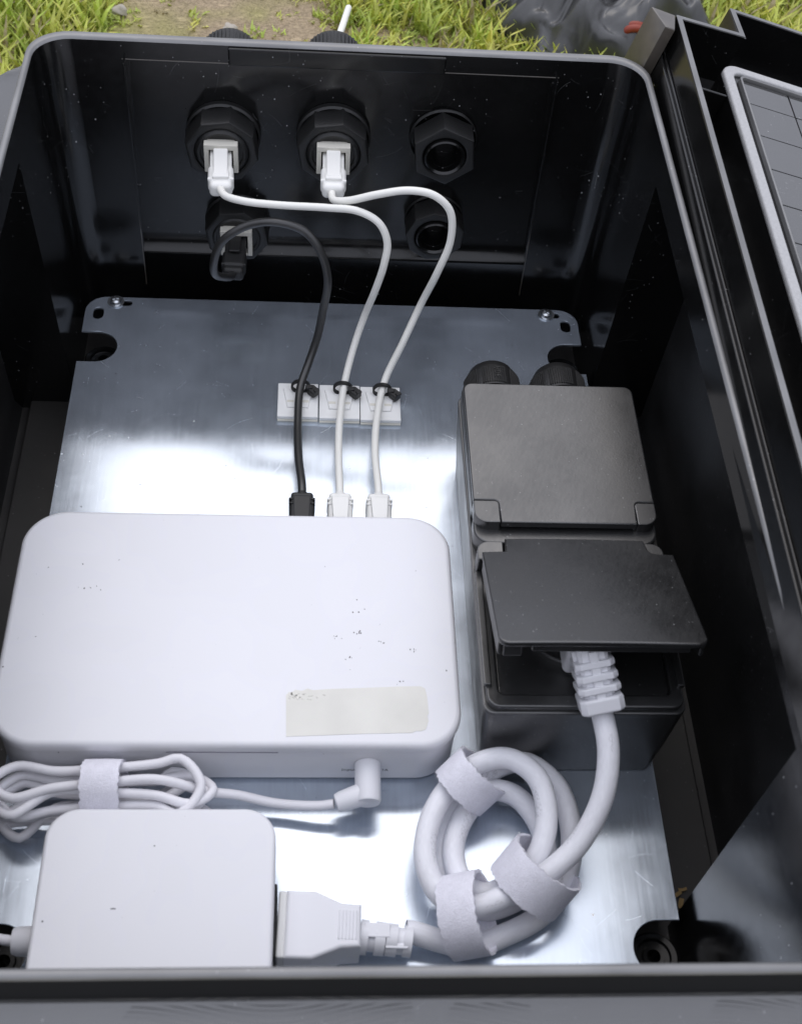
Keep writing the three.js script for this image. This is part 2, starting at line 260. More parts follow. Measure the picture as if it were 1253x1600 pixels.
// ------------------------------------------------------------------ black plastic bag behind the box
{
  const bag = thing('plastic_bag', 'crumpled black plastic bag lying on the grass behind the box, right', 'plastic bag', [0.218, GY, -0.405]);
  const nU = 120, nV = 90, pos = [], uv = [], idx = [];
  const ridge = (x) => { const q = Math.sqrt((2 * (x - Math.floor(x)) - 1) ** 2 + 0.02); return 1.06 - q; };
  for (let j = 0; j <= nV; j++) for (let i = 0; i <= nU; i++) {
    const u = i / nU * 2 - 1, v = j / nV * 2 - 1, wob = 1 + 0.10 * Math.sin(4 * u + 3 * v) + 0.06 * Math.sin(9 * v - 5 * u);
    const x = 0.008 + u * 0.094 * wob + 0.012 * v, z = v * 0.085 * wob, e = Math.max(0, 1 - Math.abs(u) ** 3.2) * Math.max(0, 1 - Math.abs(v) ** 3.2);
    const a = fbm(u * 0.11 + 0.5, v * 0.11 + 0.5, 16, 121, 3), w = fbm(u * 0.2 + 0.4, v * 0.2 + 0.3, 16, 125, 2);
    const f1 = ridge(0.55 * u + 1.5 * v + 0.8 * a), f2 = ridge(1.5 * u - 0.9 * v + 1.1 * w), f3 = ridge(3.2 * v + 1.9 * u + 1.6 * a), f4 = ridge(9 * u + 6 * v + 5 * w);
    const y = Math.pow(e, 0.6) * (0.030 + 0.022 * f1 + 0.014 * f2 + 0.009 * f3 + 0.0010 * f4 + 0.02 * (a - 0.5));
    pos.push(x, Math.max(y, -0.004), z); uv.push(x, z);
    if (i && j) { const q = (j - 1) * (nU + 1) + i - 1; idx.push(q, q + nU + 1, q + 1, q + 1, q + nU + 1, q + nU + 2); }
  }
  const g = new THREE.BufferGeometry(); g.setAttribute('position', new THREE.Float32BufferAttribute(pos, 3)); g.setAttribute('uv', new THREE.Float32BufferAttribute(uv, 2)); g.setIndex(idx); g.computeVertexNormals();
  part('bag_film', g, M.bag, bag);
  const s = []; for (let k = 0; k < 5; k++) s.push(cable([V([0.008, 0.019, 0.050 + 0.004 * k]), V([0.014, 0.042, 0.052 + 0.005 * k]), V([0.026, 0.043, 0.053 + 0.005 * k]), V([0.034, 0.020, 0.050 + 0.004 * k])], 0.0032, 8, 10));
  part('drawstring', s, M.redPlastic, bag).userData.label = 'red drawstring gathered on the near right of the bag';
}

// ------------------------------------------------------------------ the box
const box = thing('equipment_box', 'open black plastic equipment box with its lid folded out right', 'equipment box', [0, 0, 0]);
const HT = 0.16;
function loop(d, y) { // plan outline of the tub wall at height y, pushed outwards by d: [x, z, side]
  const t = (y + 0.03) / 0.19, a = 0.153 + 0.007 * t + d, zb = -0.0155 - 0.007 * t - Math.min(d * 1.7, 0.011), zf = 0.455 + 0.0065 * t + d, r = 0.014 + 0.004 * t + d * 0.8, o = [];
  const arc = (cx, cz, t0) => { for (let k = 0; k <= 8; k++) { const q = t0 + k / 8 * Math.PI / 2; o.push([cx + r * Math.cos(q), cz + r * Math.sin(q), 'c']); } };
  arc(a - r, zf - r, 0); arc(-a + r, zf - r, Math.PI / 2); o.push([-a, 0.380, 'L'], [-a, 0.060, 'l']); arc(-a + r, zb + r, Math.PI);
  o.push([-0.1155, zb, 'B'], [0.1155, zb, 'b']); arc(a - r, zb + r, Math.PI * 1.5); o.push([a, 0.060, 'R'], [a, 0.380, 'r']);
  return o;
}
function loft(rows, skip) { // rows of [offset, height]
  const L = rows.map(([d, y]) => loop(d, y)), n = L[0].length, pos = [];
  for (let j = 0; j + 1 < rows.length; j++) for (let i = 0; i < n; i++) {
    const k = (i + 1) % n; if (skip && skip(L[j][i][2], rows[j][1], rows[j + 1][1])) continue;
    const A = [L[j][i][0], rows[j][1], L[j][i][1]], B = [L[j][k][0], rows[j][1], L[j][k][1]], C = [L[j + 1][i][0], rows[j + 1][1], L[j + 1][i][1]], D = [L[j + 1][k][0], rows[j + 1][1], L[j + 1][k][1]];
    pos.push(...A, ...C, ...B, ...B, ...C, ...D);
  }
  const g = new THREE.BufferGeometry(); g.setAttribute('position', new THREE.Float32BufferAttribute(pos, 3)); g.computeVertexNormals();
  return boxUV(creased(g, 0.7));
}
// inner faces; openings for the side recesses and the cable panel
part('inner_wall', loft([[0, -0.036], [0, 0.02], [0, 0.06], [0, 0.10], [0, 0.141], [0, 0.148], [0, 0.1585]], (s, y0, y1) => ((s === 'L' || s === 'R') && Math.max(y0, y1) <= 0.1411) || (s === 'B' && Math.max(y0, y1) <= 0.1481)), M.gloss, box);
part('rim', loft([[0, 0.1585], [0.0004, 0.1595], [0.0011, 0.16], [0.0026, 0.16], [0.0033, 0.1595], [0.0036, 0.1585]]), M.skyGrey, box);
part('rim_face', loft([[0.0036, 0.1585], [0.0040, 0.1415]]), M.rubberDull, box);
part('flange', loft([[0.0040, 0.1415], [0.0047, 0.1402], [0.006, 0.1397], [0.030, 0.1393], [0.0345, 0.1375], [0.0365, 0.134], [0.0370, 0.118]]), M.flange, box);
part('outer_wall', loft([[0.0370, 0.118], [0.0362, 0.112], [0.0362, -0.030], [0.030, -0.0405], [0.0, -0.0405]]), M.satin, box);
part('floor_pan', [slabBox(-0.196, 0.196, -0.0455, -0.036, -0.030, 0.470, 0.002), slabBox(-0.180, 0.180, -0.0365, -0.030, -0.014, 0.454, 0.0015)], M.floor, box);
for (const s of [-1, 1]) { // side recess between the corner posts
  const X = (a, b) => s > 0 ? [a, b] : [-b, -a], g = [];
  const q = (p) => { const o = new THREE.BufferGeometry(); const w = s > 0 ? [p[0], p[1], p[2], p[0], p[2], p[3]] : [p[0], p[2], p[1], p[0], p[3], p[2]]; o.setAttribute('position', new THREE.Float32BufferAttribute(w.flat(), 3)); o.computeVertexNormals(); g.push(boxUV(o)); };
  const x0 = (y) => s * (0.153 + 0.007 * (y + 0.03) / 0.19), xo = (y) => s * (y > 0.12 ? 0.1945 - (y - 0.12) * 0.25 : 0.1945), ys = [-0.037, 0.12, 0.131, 0.141];
  for (let k = 0; k < 3; k++) {
    const [y0, y1] = [ys[k], ys[k + 1]];
    q([[x0(y0), y0, 0.060], [xo(y0), y0, 0.060], [xo(y1), y1, 0.060], [x0(y1), y1, 0.060]]);
    q([[xo(y0), y0, 0.060], [xo(y0), y0, 0.380], [xo(y1), y1, 0.380], [xo(y1), y1, 0.060]]);
    q([[xo(y0), y0, 0.380], [x0(y0), y0, 0.380], [x0(y1), y1, 0.380], [xo(y1), y1, 0.380]]);
  }
  q([[x0(0.141), 0.141, 0.060], [xo(0.141), 0.141, 0.060], [xo(0.141), 0.141, 0.380], [x0(0.141), 0.141, 0.380]]);
  part('side_recess', g, M.gloss, box);
}
{ // cable panel set back in the far wall: profile swept across, with its rounded foot and ledge
  const pr = [[-0.0224, 0.1485], [-0.0262, 0.1472], [-0.0205, 0.040]];
  for (let k = 0; k <= 8; k++) { const t = k / 8 * 0.80; pr.push([-0.0201 + 0.0175 * (1 - Math.cos(t)), 0.0370 - 0.0175 * Math.sin(t)]); }
  pr.push([-0.0146, 0.0240], [-0.0144, 0.0234], [-0.0146, 0.0228], [-0.0150, -0.036]);
  const pos = [], x0 = -0.1155, x1 = 0.1155;
  for (let k = 0; k + 1 < pr.length; k++) { const [z0, y0] = pr[k], [z1, y1] = pr[k + 1]; pos.push(x0, y0, z0, x0, y1, z1, x1, y0, z0, x1, y0, z0, x0, y1, z1, x1, y1, z1); }
  const g = new THREE.BufferGeometry(); g.setAttribute('position', new THREE.Float32BufferAttribute(pos, 3)); g.computeVertexNormals();
  const cheeks = [-1, 1].map((s) => slabBox(s * 0.1158 - 0.0005, s * 0.1158 + 0.0005, -0.036, 0.149, -0.030, -0.0165, 0.0002));
  part('cable_panel', [boxUV(creased(g, 0.6)), ...cheeks], M.gloss, box);
  part('mould_line', [slabBox(-0.1172, 0.1172, 0.1480, 0.1486, -0.0232, -0.0218, 0.0002), ...[-1, 1].map((q) => boxUV(new THREE.BoxGeometry(0.0006, 0.150, 0.0008).rotateX(-0.036).translate(q * 0.1162, 0.0725, -0.0181)))], M.lug, box);
  part('seam_highlight', slabBox(0.1930, 0.1944, -0.0362, -0.0354, 0.061, 0.379, 0.0003), M.skyGrey, box);  // pale strip painted in as the highlight along the floor seam
  part('panel_boss', slabBox(-0.061, 0.055, 0.1478, 0.1578, -0.0235, -0.0208, 0.0009), M.gloss, box);
}
for (const [x, z] of [[-0.137, 0.043], [0.138, 0.043], [-0.139, 0.4005], [0.139, 0.4005]])
  part('mounting_post', latheAlong([[0, 0], [0.011, 0], [0.011, 0.020], [0.0102, 0.021], [0.0078, 0.021], [0.0072, 0.0195], [0.0052, 0.0195], [0.0048, 0.021], [0.0030, 0.021], [0.0026, 0.006], [0, 0.006]], [x, -0.031, z], [0, 1, 0], 36), M.gloss, box);

// couplers and plugs through the far wall
function socketGland(x, y, label, R = 0.0205) {
  const g = new THREE.Group(); g.name = 'cable_coupler'; g.position.set(x, y, 0); box.add(g); g.userData.label = label;
  part('nut', [prismAlong(8, R, 0.018, 0.0016, [0, 0, -0.023], Math.PI / 8 + 0.15, 0.0148), latheAlong([[R * 0.99, 0], [R * 1.02, 0.004], [R * 0.97, 0.0052]], [0, 0, -0.0245], [0, 0, 1], 40)], M.nut, g);
  part('insert', [latheAlong([[0, 0.0175], [0.0115, 0.0175], [0.0118, 0.0185], [0.0132, 0.0188], [0.0140, 0.018], [0.0149, 0.0165], [0.0150, 0]], [0, 0, -0.0228], [0, 0, 1], 40)], M.nut, g);
  const fr = [slabBox(-0.0092, 0.0092, 0.0055, 0.0088, -0.006, 0.0002, 0.0004), slabBox(-0.0092, -0.0066, -0.0092, 0.0054, -0.006, 0.0, 0.0004), slabBox(0.0066, 0.0092, -0.0092, 0.0054, -0.006, 0.0, 0.0004), slabBox(-0.0065, 0.0065, -0.0092, -0.0074, -0.006, 0.0, 0.0004)];
  part('socket_frame', fr, M.ivory, g);
  part('socket_well', slabBox(-0.0064, 0.0064, -0.0072, 0.0053, -0.007, -0.0042, 0.0003), M.contact, g);
  const ribs = [latheAlong([[0, 0], [0.016, 0], [0.0165, 0.001], [0.0165, 0.036], [0.0172, 0.0365], [0.0172, 0.068], [0.0160, 0.0705], [0.006, 0.0705], [0.005, 0.068], [0, 0.068]], [0, 0, -0.034], [0, 0, -1], 44)];
  for (let k = 0; k < 44; k++) { const t = k / 44 * 6.2832; ribs.push(at(new THREE.BoxGeometry(0.0011, 0.0011, 0.029), 0.0174 * Math.cos(t), 0.0174 * Math.sin(t), -0.0865)); }
  part('ribbed_cap', ribs, M.nut, g);
}
socketGland(-0.0655, 0.1035, 'upper left coupler holding a white plug');
socketGland(-0.0040, 0.1050, 'upper middle coupler holding a white plug');
socketGland(-0.0590, 0.0445, 'lower left coupler holding a black plug', 0.0190);
function blankGland(x, y, R, label, n) {
  const g = new THREE.Group(); g.name = 'cable_gland'; g.position.set(x, y, 0); box.add(g); g.userData.label = label;
  part('nut', prismAlong(n, R, 0.016, 0.0012, [0, 0, -0.0205], Math.PI / 2 + 0.1, 0.0120), M.nut, g);
  part('flange_ring', latheAlong([[R * 0.98, 0], [R * 1.02, 0.002], [R * 0.98, 0.0032]], [0, 0, -0.0235], [0, 0, 1], 40), M.nut, g);
  part('sleeve', latheAlong([[0, 0.002], [0.0089, 0.002], [0.0094, 0.0185], [0.0104, 0.0198], [0.0112, 0.0192], [0.0117, 0.017], [0.0117, 0.0]], [0, 0, -0.0225], [0, 0, 1], 40), M.gloss, g);
}
blankGland(0.0578, 0.1068, 0.0188, 'empty hexagonal gland, upper right', 6);
blankGland(0.0575, 0.0500, 0.0176, 'empty gland, lower right, partly behind a cable', 9);

// ------------------------------------------------------------------ the lid, folded out to the right
{
  const th = 15 * Math.PI / 180, ps = 1.1 * Math.PI / 180;
  const u0 = new THREE.Vector3(Math.cos(th), -Math.sin(th), 0), n = new THREE.Vector3(Math.sin(th), Math.cos(th), 0), w0 = new THREE.Vector3(0, 0, 1);
  const u = u0.clone().multiplyScalar(Math.cos(ps)).addScaledVector(w0, Math.sin(ps)), w = w0.clone().multiplyScalar(Math.cos(ps)).addScaledVector(u0, -Math.sin(ps));
  const outline = (d) => poly([[0.0003 + d, 0.500 - d], [0.0003 + d, 0.0006 + d], [0.0392 + d, -0.0024 + d], [0.0382 + d, -0.0272 + d], [0.120, -0.0272 + d], [0.345 - d, -0.0272 + d], [0.345 - d, 0.500 - d]]);
  const ring = outline(0); ring.holes.push(outline(0.0030));
  const lid = part('lid', [slab(ring, 0.0, 0.030, 0.0007, 2), slab(outline(0.0008), -0.004, 0.0015, 0.0008, 2), slab(rrect(0.0287, 0.330, 0.016, 0.478, 0.011), 0.001, 0.0195, 0.0009, 2)], M.gloss, box);
  // narrow lip along the edge nearest the tub, sky sheen in its grey
  part('lid_rim', slab((() => { const a = outline(0.0002), b = outline(0.0028); a.holes.push(b); return a; })(), 0.0298, 0.0306, 0.0003, 1), M.skyGrey, lid);
  part('lid_skirt', [slabBox(-0.0024, 0.0004, -0.004, 0.0135, 0.0, 0.498, 0.0009), slabBox(-0.0010, 0.0004, 0.013, 0.0150, 0.0, 0.498, 0.0007)], M.gloss, lid);
  part('hinge_lug', slab(poly([[-0.0142, 0.0], [0.0, 0.0010], [-0.0028, 0.0165], [-0.0085, 0.0165]]), -0.003, 0.0302, 0.0008, 2), M.lug, lid);
  const gk = rrect(0.0293, 0.329, 0.0166, 0.4775, 0.0105); gk.holes.push(rrect(0.0354, 0.3230, 0.0228, 0.4708, 0.006));
  part('gasket', slab(gk, 0.0185, 0.0216, 0.0011, 3), M.gasket, lid);
  const lip = rrect(0.0384, 0.3205, 0.0256, 0.468, 0.004); lip.holes.push(rrect(0.0398, 0.3190, 0.027, 0.4665, 0.003));
  part('inner_lip', slab(lip, 0.0185, 0.0222, 0.0005, 2), M.skyGrey, lid);  // black ridge coloured grey for the sky reflected on its top
  // pan inside the lip with its raised grid
  const us = [0.0405, 0.0515 + 0.0175], cells = [];
  const ug = [0.0400, 0.0688, 0.0976, 0.1264, 0.1552, 0.1840, 0.2128, 0.2416, 0.2704, 0.2992, 0.3188], wg = [0.0272, 0.0482]; for (let k = 0; k < 15; k++) wg.push(wg[wg.length - 1] + 0.0281);
  for (let i = 0; i + 1 < ug.length; i++) for (let j = 0; j + 1 < wg.length; j++) {
    const m = part('grid_panel', slabBox(ug[i] + 0.0005, ug[i + 1] - 0.0005, 0.0185, 0.0203, wg[j] + 0.0004, Math.min(0.4665, wg[j + 1]) - 0.0004, 0.0003), M.pan, lid);
    m.position.y = 0.0004 * Math.sin(i * 3 + j * 7) * 0.2;
  }
  part('cross_rib', slabBox(0.003, 0.0285, 0.001, 0.0195, 0.0455, 0.0470, 0.0006), M.gloss, lid);
  lid.applyMatrix4(new THREE.Matrix4().makeBasis(u, n, w).setPosition(0.168, 0.152, -0.035));
}

// ------------------------------------------------------------------ galvanised plate
{
  const plate = thing('mounting_plate', 'scratched galvanised steel plate screwed to the floor of the box', 'metal plate', [0, -0.0016, 0]);
  const s = new THREE.Shape(), D = 0.4437, P = (x, z) => s.lineTo(x, -z), x1 = 0.15, r = 0.0125;
  const notch = (sx, zc, dir) => { // U-shaped cut from the side, dir = direction of travel in z
    P(sx * x1, zc - dir * 0.0125); P(sx * 0.1405, zc - dir * 0.0125);
    s.absarc(sx * 0.1405, -zc, 0.0125, dir > 0 ? Math.PI / 2 : -Math.PI / 2, dir > 0 ? -Math.PI / 2 : Math.PI / 2, sx * dir > 0 ? false : true);
    P(sx * x1, zc + dir * 0.0125);
  };
  s.moveTo(-x1 + r, 0); P(x1 - r, 0); s.absarc(x1 - r, -r, r, Math.PI / 2, 0, true); notch(1, 0.043, 1); notch(1, D - 0.043, 1); P(x1, D - r); s.absarc(x1 - r, -D + r, r, 0, -Math.PI / 2, true);
  P(-x1 + r, D); s.absarc(-x1 + r, -D + r, r, -Math.PI / 2, -Math.PI, true); notch(-1, D - 0.043, -1); notch(-1, 0.043, -1); P(-x1, r); s.absarc(-x1 + r, -r, r, Math.PI, Math.PI / 2, true);
  const slot = (x, z, hx, hz) => { const h = new THREE.Path(), q = Math.min(hx, hz); h.moveTo(x - hx, -z - hz + q); h.absarc(x - hx + q, -z - hz + q, q, Math.PI, 1.5 * Math.PI); h.absarc(x + hx - q, -z - hz + q, q, 1.5 * Math.PI, 2 * Math.PI); h.absarc(x + hx - q, -z + hz - q, q, 0, Math.PI / 2); h.absarc(x - hx + q, -z + hz - q, q, Math.PI / 2, Math.PI); h.closePath(); s.holes.push(h); };
  slot(-0.1295, 0.0052, 0.0068, 0.0023); slot(-0.142, 0.0146, 0.0031, 0.0049); slot(0.1325, 0.0052, 0.0068, 0.0023); slot(0.142, 0.0148, 0.0031, 0.0049);
  part('plate', slab(s, 0, 0.0016, 0.0003, 2, 16), M.zinc, plate);
  for (const [x, z, t] of [[-0.1325, 0.0048, 0.3], [0.1308, 0.0052, 0.9], [-0.131, 0.4385, 0], [0.131, 0.4385, 0.5]]) {
    const sc = part('screw', latheAlong([[0, 0.0031], [0.0017, 0.0030], [0.0031, 0.0022], [0.0037, 0.0010], [0.0037, 0.0006], [0.0051, 0.0006], [0.0051, 0], [0, 0]], [x, 0.0017, z], [0, 1, 0], 28), M.steel, plate);
    part('cross_slot', [at(new THREE.BoxGeometry(0.0040, 0.0006, 0.0009), x, 0.0048, z, t), at(new THREE.BoxGeometry(0.0009, 0.00056, 0.0040), x, 0.0048, z, t)], M.steel, sc);
  }
}

// ------------------------------------------------------------------ router
const font = await new FontLoader().loadAsync('fonts/droid/droid_sans_regular.typeface.json');
const letters = (str, size, depth) => boxUV(new TextGeometry(str, { font, size, depth, curveSegments: 3, bevelEnabled: false }));
{
  const rt = thing('router', 'large white router box with rounded corners on the steel plate', 'router', [0, 0, 0]);
  const R = [0.021, 0.019, 0.021, 0.021];
  part('top_shell', slab(rrect(-0.1525, 0.0558, 0.1932, 0.3228, R), 0.0272, 0.0345, 0.0026, 5, 16), M.white, rt);
  part('body', slab(rrect(-0.1515, 0.0548, 0.1942, 0.3218, R), 0.0012, 0.0290, 0.0018, 3, 16), M.white, rt);
  for (const [x, z] of [[-0.135, 0.21], [0.038, 0.21], [-0.135, 0.305], [0.038, 0.305]]) part('foot', cyl([x, 0, z], [x, 0.0016, z], 0.006), M.rubber, rt);
  const pts = [[-0.0231, 0.2972], [-0.0215, 0.2955], [-0.0208, 0.2963], [-0.0190, 0.2944], [-0.0160, 0.2951], [-0.0135, 0.2938], [-0.011, 0.2947], [-0.004, 0.2940], [0.010, 0.2934], [0.028, 0.2924], [0.0378, 0.2922], [0.0398, 0.2934], [0.0406, 0.2985], [0.0409, 0.3060], [0.0402, 0.3075], [0.0406, 0.3100], [0.0398, 0.3125], [0.0392, 0.3142], [0.0370, 0.3152], [0.0350, 0.3150], [0.0330, 0.3160], [0.012, 0.3166], [-0.0226, 0.3182]];
  part('sticker_residue', slab(poly(pts), 0.0344, 0.0347, 0, 1), M.residue, rt);
  const curl = []; for (let k = 0; k < 26; k++) { const x = -0.0215 + 0.014 * rnd() * rnd() * 1.6, z = 0.2955 + 0.004 * rnd(); curl.push(at(new THREE.BoxGeometry(rr(0.0004, 0.0016), 0.0003, rr(0.0003, 0.0007)), x, 0.0348, z, rr(0, 3))); }
  part('torn_edge', curl, M.residue, rt);
  const grime = []; // the few dark nicks on the lid
  for (const [x, z, n] of [[0.0005, 0.2660, 5], [0.0098, 0.2630, 7], [0.0345, 0.2725, 4], [0.0205, 0.2685, 4], [0.005, 0.2770, 4], [-0.1105, 0.2400, 2], [-0.118, 0.2405, 3], [-0.1035, 0.2235, 1], [-0.139, 0.268, 1], [0.028, 0.2905, 3], [0.010, 0.2512, 3]])
    for (let k = 0; k < n; k++) grime.push(at(new THREE.BoxGeometry(rr(0.0002, 0.0009), 0.00012, rr(0.0002, 0.0006)), x + rr(-0.0022, 0.0022) * (n > 3 ? 1 : 1.4), 0.03453, z + rr(-0.0012, 0.0012), rr(0, 3)));
  part('nicks', grime, phys({ color: lin(0.16, 0.15, 0.15), roughness: 0.8 }), rt);
  part('printed_text', [letters('Input', 0.0019, 0.0001).translate(0.0024, 0.0095, 0.32178), letters('1A', 0.0019, 0.0001).translate(0.0206, 0.0095, 0.32178)], M.ink, rt);
  part('port_recess', slabBox(-0.030, 0.034, 0.003, 0.019, 0.1935, 0.196, 0.0008), M.contact, rt);
  part('vent_line', slabBox(-0.075, -0.026, 0.02655, 0.0269, 0.3205, 0.3221, 0.0001), phys({ color: lin(0.32, 0.30, 0.36), roughness: 0.7 }), rt);
}

// ------------------------------------------------------------------ network cables
function networkCable(name, label, pts, wall, port, mat, plugMat, boot) {
  const t = thing(name, label, 'network cable', [0, 0, 0]);
  part('cord', cable(mm(pts), plugMat === M.rubber ? 0.0023 : 0.00205, 9, 14), mat, t);
  { // plug in the wall coupler, pointing back along -z
    const [x, y, tilt] = wall, g = new THREE.Group(); g.name = 'plug'; g.position.set(x, y, 0); g.rotation.y = tilt; t.add(g);
    part('plug_body', [rbox(0.0117, 0.0082, 0.017, 0.0008, 0, -0.0005, 0.0045)], plugMat, g);
    part('boot', [rbox(0.0138, 0.0098, 0.014, 0.0028, 0, -0.0002, 0.0175, 0, 5), rbox(0.0122, 0.0086, 0.006, 0.0026, 0, -0.0002, 0.0255, 0, 5), rbox(0.0140, 0.0018, 0.0016, 0.0006, 0, 0.0035, 0.0226)], plugMat, g);
    part('latch', boot ? [rbox(0.0078, 0.0022, 0.0215, 0.0008, 0, 0.0062, 0.0105).rotateX(0.05), rbox(0.0090, 0.002, 0.006, 0.0007, 0, 0.0050, 0.0205)] : [rbox(0.006, 0.0016, 0.015, 0.0006, 0, 0.005, 0.008).rotateX(-0.1)], plugMat, g);
  }
  { // plug at the router, pointing to +z
    const [x, z] = port, g = new THREE.Group(); g.name = 'plug'; g.position.set(x, 0.0125, z); t.add(g);
    part('boot', [rbox(0.0128, 0.0120, 0.022, 0.0022, 0, -0.0012, 0.014, 0, 4), rbox(0.0118, 0.0108, 0.004, 0.0019, 0, -0.001, 0.0024, 0, 4), latheAlong([[0.0021, -0.0015], [0.0030, 0], [0.0032, 0.003]], [0, 0.0012, 0], [0, 0, 1], 20)], plugMat, g);
    part('boot_ring', [rbox(0.0138, 0.0124, 0.0013, 0.0006, 0, -0.001, 0.0058), rbox(0.0136, 0.0126, 0.0011, 0.0005, 0, -0.001, 0.0088)], plugMat, g);
    const lt = poly([[-0.0046, 0.006], [0.0046, 0.006], [0.0037, 0.0215], [-0.0037, 0.0215]]);
    part('latch', slab(lt, 0.0046, 0.0072, 0.0006, 2).rotateX(-0.03), plugMat, g);
  }
  return t;
}
networkCable('network_cable', 'slim black network cable looping from the wall to the router', [[-60, 45, 24], [-60, 46, 30], [-63, 51, 37], [-68, 59, 44], [-68, 71, 47], [-63, 85, 47], [-50, 95, 46], [-35, 100, 48], [-19, 96, 50], [-10, 85, 54], [-6, 69, 57], [-8, 46, 56], [-11, 28, 60], [-16, 15, 69], [-20, 9.5, 81], [-21, 8, 107], [-20, 11, 137], [-18, 14, 158], [-17.8, 14, 168]], [-0.0590, 0.0445, -0.02], [-0.0178, 0.1635], M.blackCable, M.rubber, false);
networkCable('network_cable', 'white network cable from the upper left coupler, middle of the three', [[-64.5, 104, 24], [-64, 105, 29], [-61, 106.5, 36], [-50, 108, 42], [-31, 108, 44], [-8, 109, 46], [9, 109, 48], [20, 105, 52], [25, 95, 55], [24, 82, 58], [20, 60, 56], [16, 38, 50], [11, 23, 57], [5.5, 10, 75], [2.5, 8, 102], [1.5, 11, 132], [2, 14, 158], [2.2, 14, 168]], [-0.0655, 0.1035, 0.05], [0.0022, 0.1635], M.patch, M.patchPlug, true);
networkCable('network_cable', 'white network cable from the upper middle coupler, rightmost of the three', [[-4.6, 104.5, 24], [-4.8, 105, 29], [-3.5, 107, 37], [4, 111, 42], [19, 118, 45], [35, 122, 46], [48, 121, 48], [57, 113, 50], [59, 96, 53], [54, 76, 55], [47, 45, 49], [38, 26, 60], [28.5, 10, 74], [23.5, 8, 101], [21.5, 11, 131], [22.5, 14, 157], [22.7, 14, 168]], [-0.0040, 0.1050, 0.0], [0.0226, 0.1635], M.patch, M.patchPlug, true);

// three adhesive mounts and their cable ties
[[-0.0213, 0.0858, -0.0198, 'under the black cable', 'black cable'], [0.0024, 0.0864, 0.0042, 'under the middle white cable', 'middle white cable'], [0.0258, 0.0871, 0.0268, 'under the right white cable', 'right white cable']].forEach(([x, z, cx, where, which], i) => {
  const t = thing('cable_mount', 'square white adhesive cable mount ' + where, 'cable mount', [x, 0, z], 'adhesive cable mounts in a row');
  part('tape', rbox(0.0228, 0.0012, 0.0262, 0.0003, 0, 0.0006, 0.0006), M.foam, t);
  part('base', [rbox(0.0230, 0.0026, 0.0262, 0.0006, 0, 0.0025, 0), slab(poly([[-0.0085, -0.008], [0.0085, -0.008], [0.0058, 0.0065], [-0.0058, 0.0065]]), 0.0034, 0.0049, 0.0005, 2)], M.nylon, t);
  part('slot', [slabBox(-0.0062, -0.0022, 0.00475, 0.0050, 0.0012, 0.0030, 0.0001), slabBox(0.0022, 0.0062, 0.00475, 0.0050, 0.0012, 0.0030, 0.0001)], M.foam, t);
  const z0 = z - 0.0048, k = thing('cable_tie', 'black cable tie round the ' + which + ' on its mount', 'cable tie', [cx, 0, z0], 'black cable ties on the mounts');
  const sh = new THREE.Shape(), hole = new THREE.Path(); sh.absellipse(0, 0.0080, 0.0056, 0.0042, 0, Math.PI * 2, false); hole.absellipse(0, 0.0080, 0.0045, 0.0031, 0, Math.PI * 2, true); sh.holes.push(hole);
  const band = new THREE.ExtrudeGeometry(sh, { depth: 0.0026, bevelEnabled: false, curveSegments: 20 }); band.translate(0, 0, -0.0013); band.rotateX(-0.25);
  part('band', boxUV(creased(band, 0.5)), M.rubber, k);
  const hd = rbox(0.0052, 0.0046, 0.0058, 0.0009); hd.rotateY(0.75); hd.translate(0.0071, 0.0072, 0.0012);
  part('head', [hd, rbox(0.0040, 0.0014, 0.0028, 0.0004, 0.0046, 0.0098, 0.0002)], M.rubber, k);
  part('cut_end', rbox(0.0030, 0.0012, 0.0022, 0.0003, 0.0090, 0.0099, 0.0028, 0.6), M.rubber, k);
});

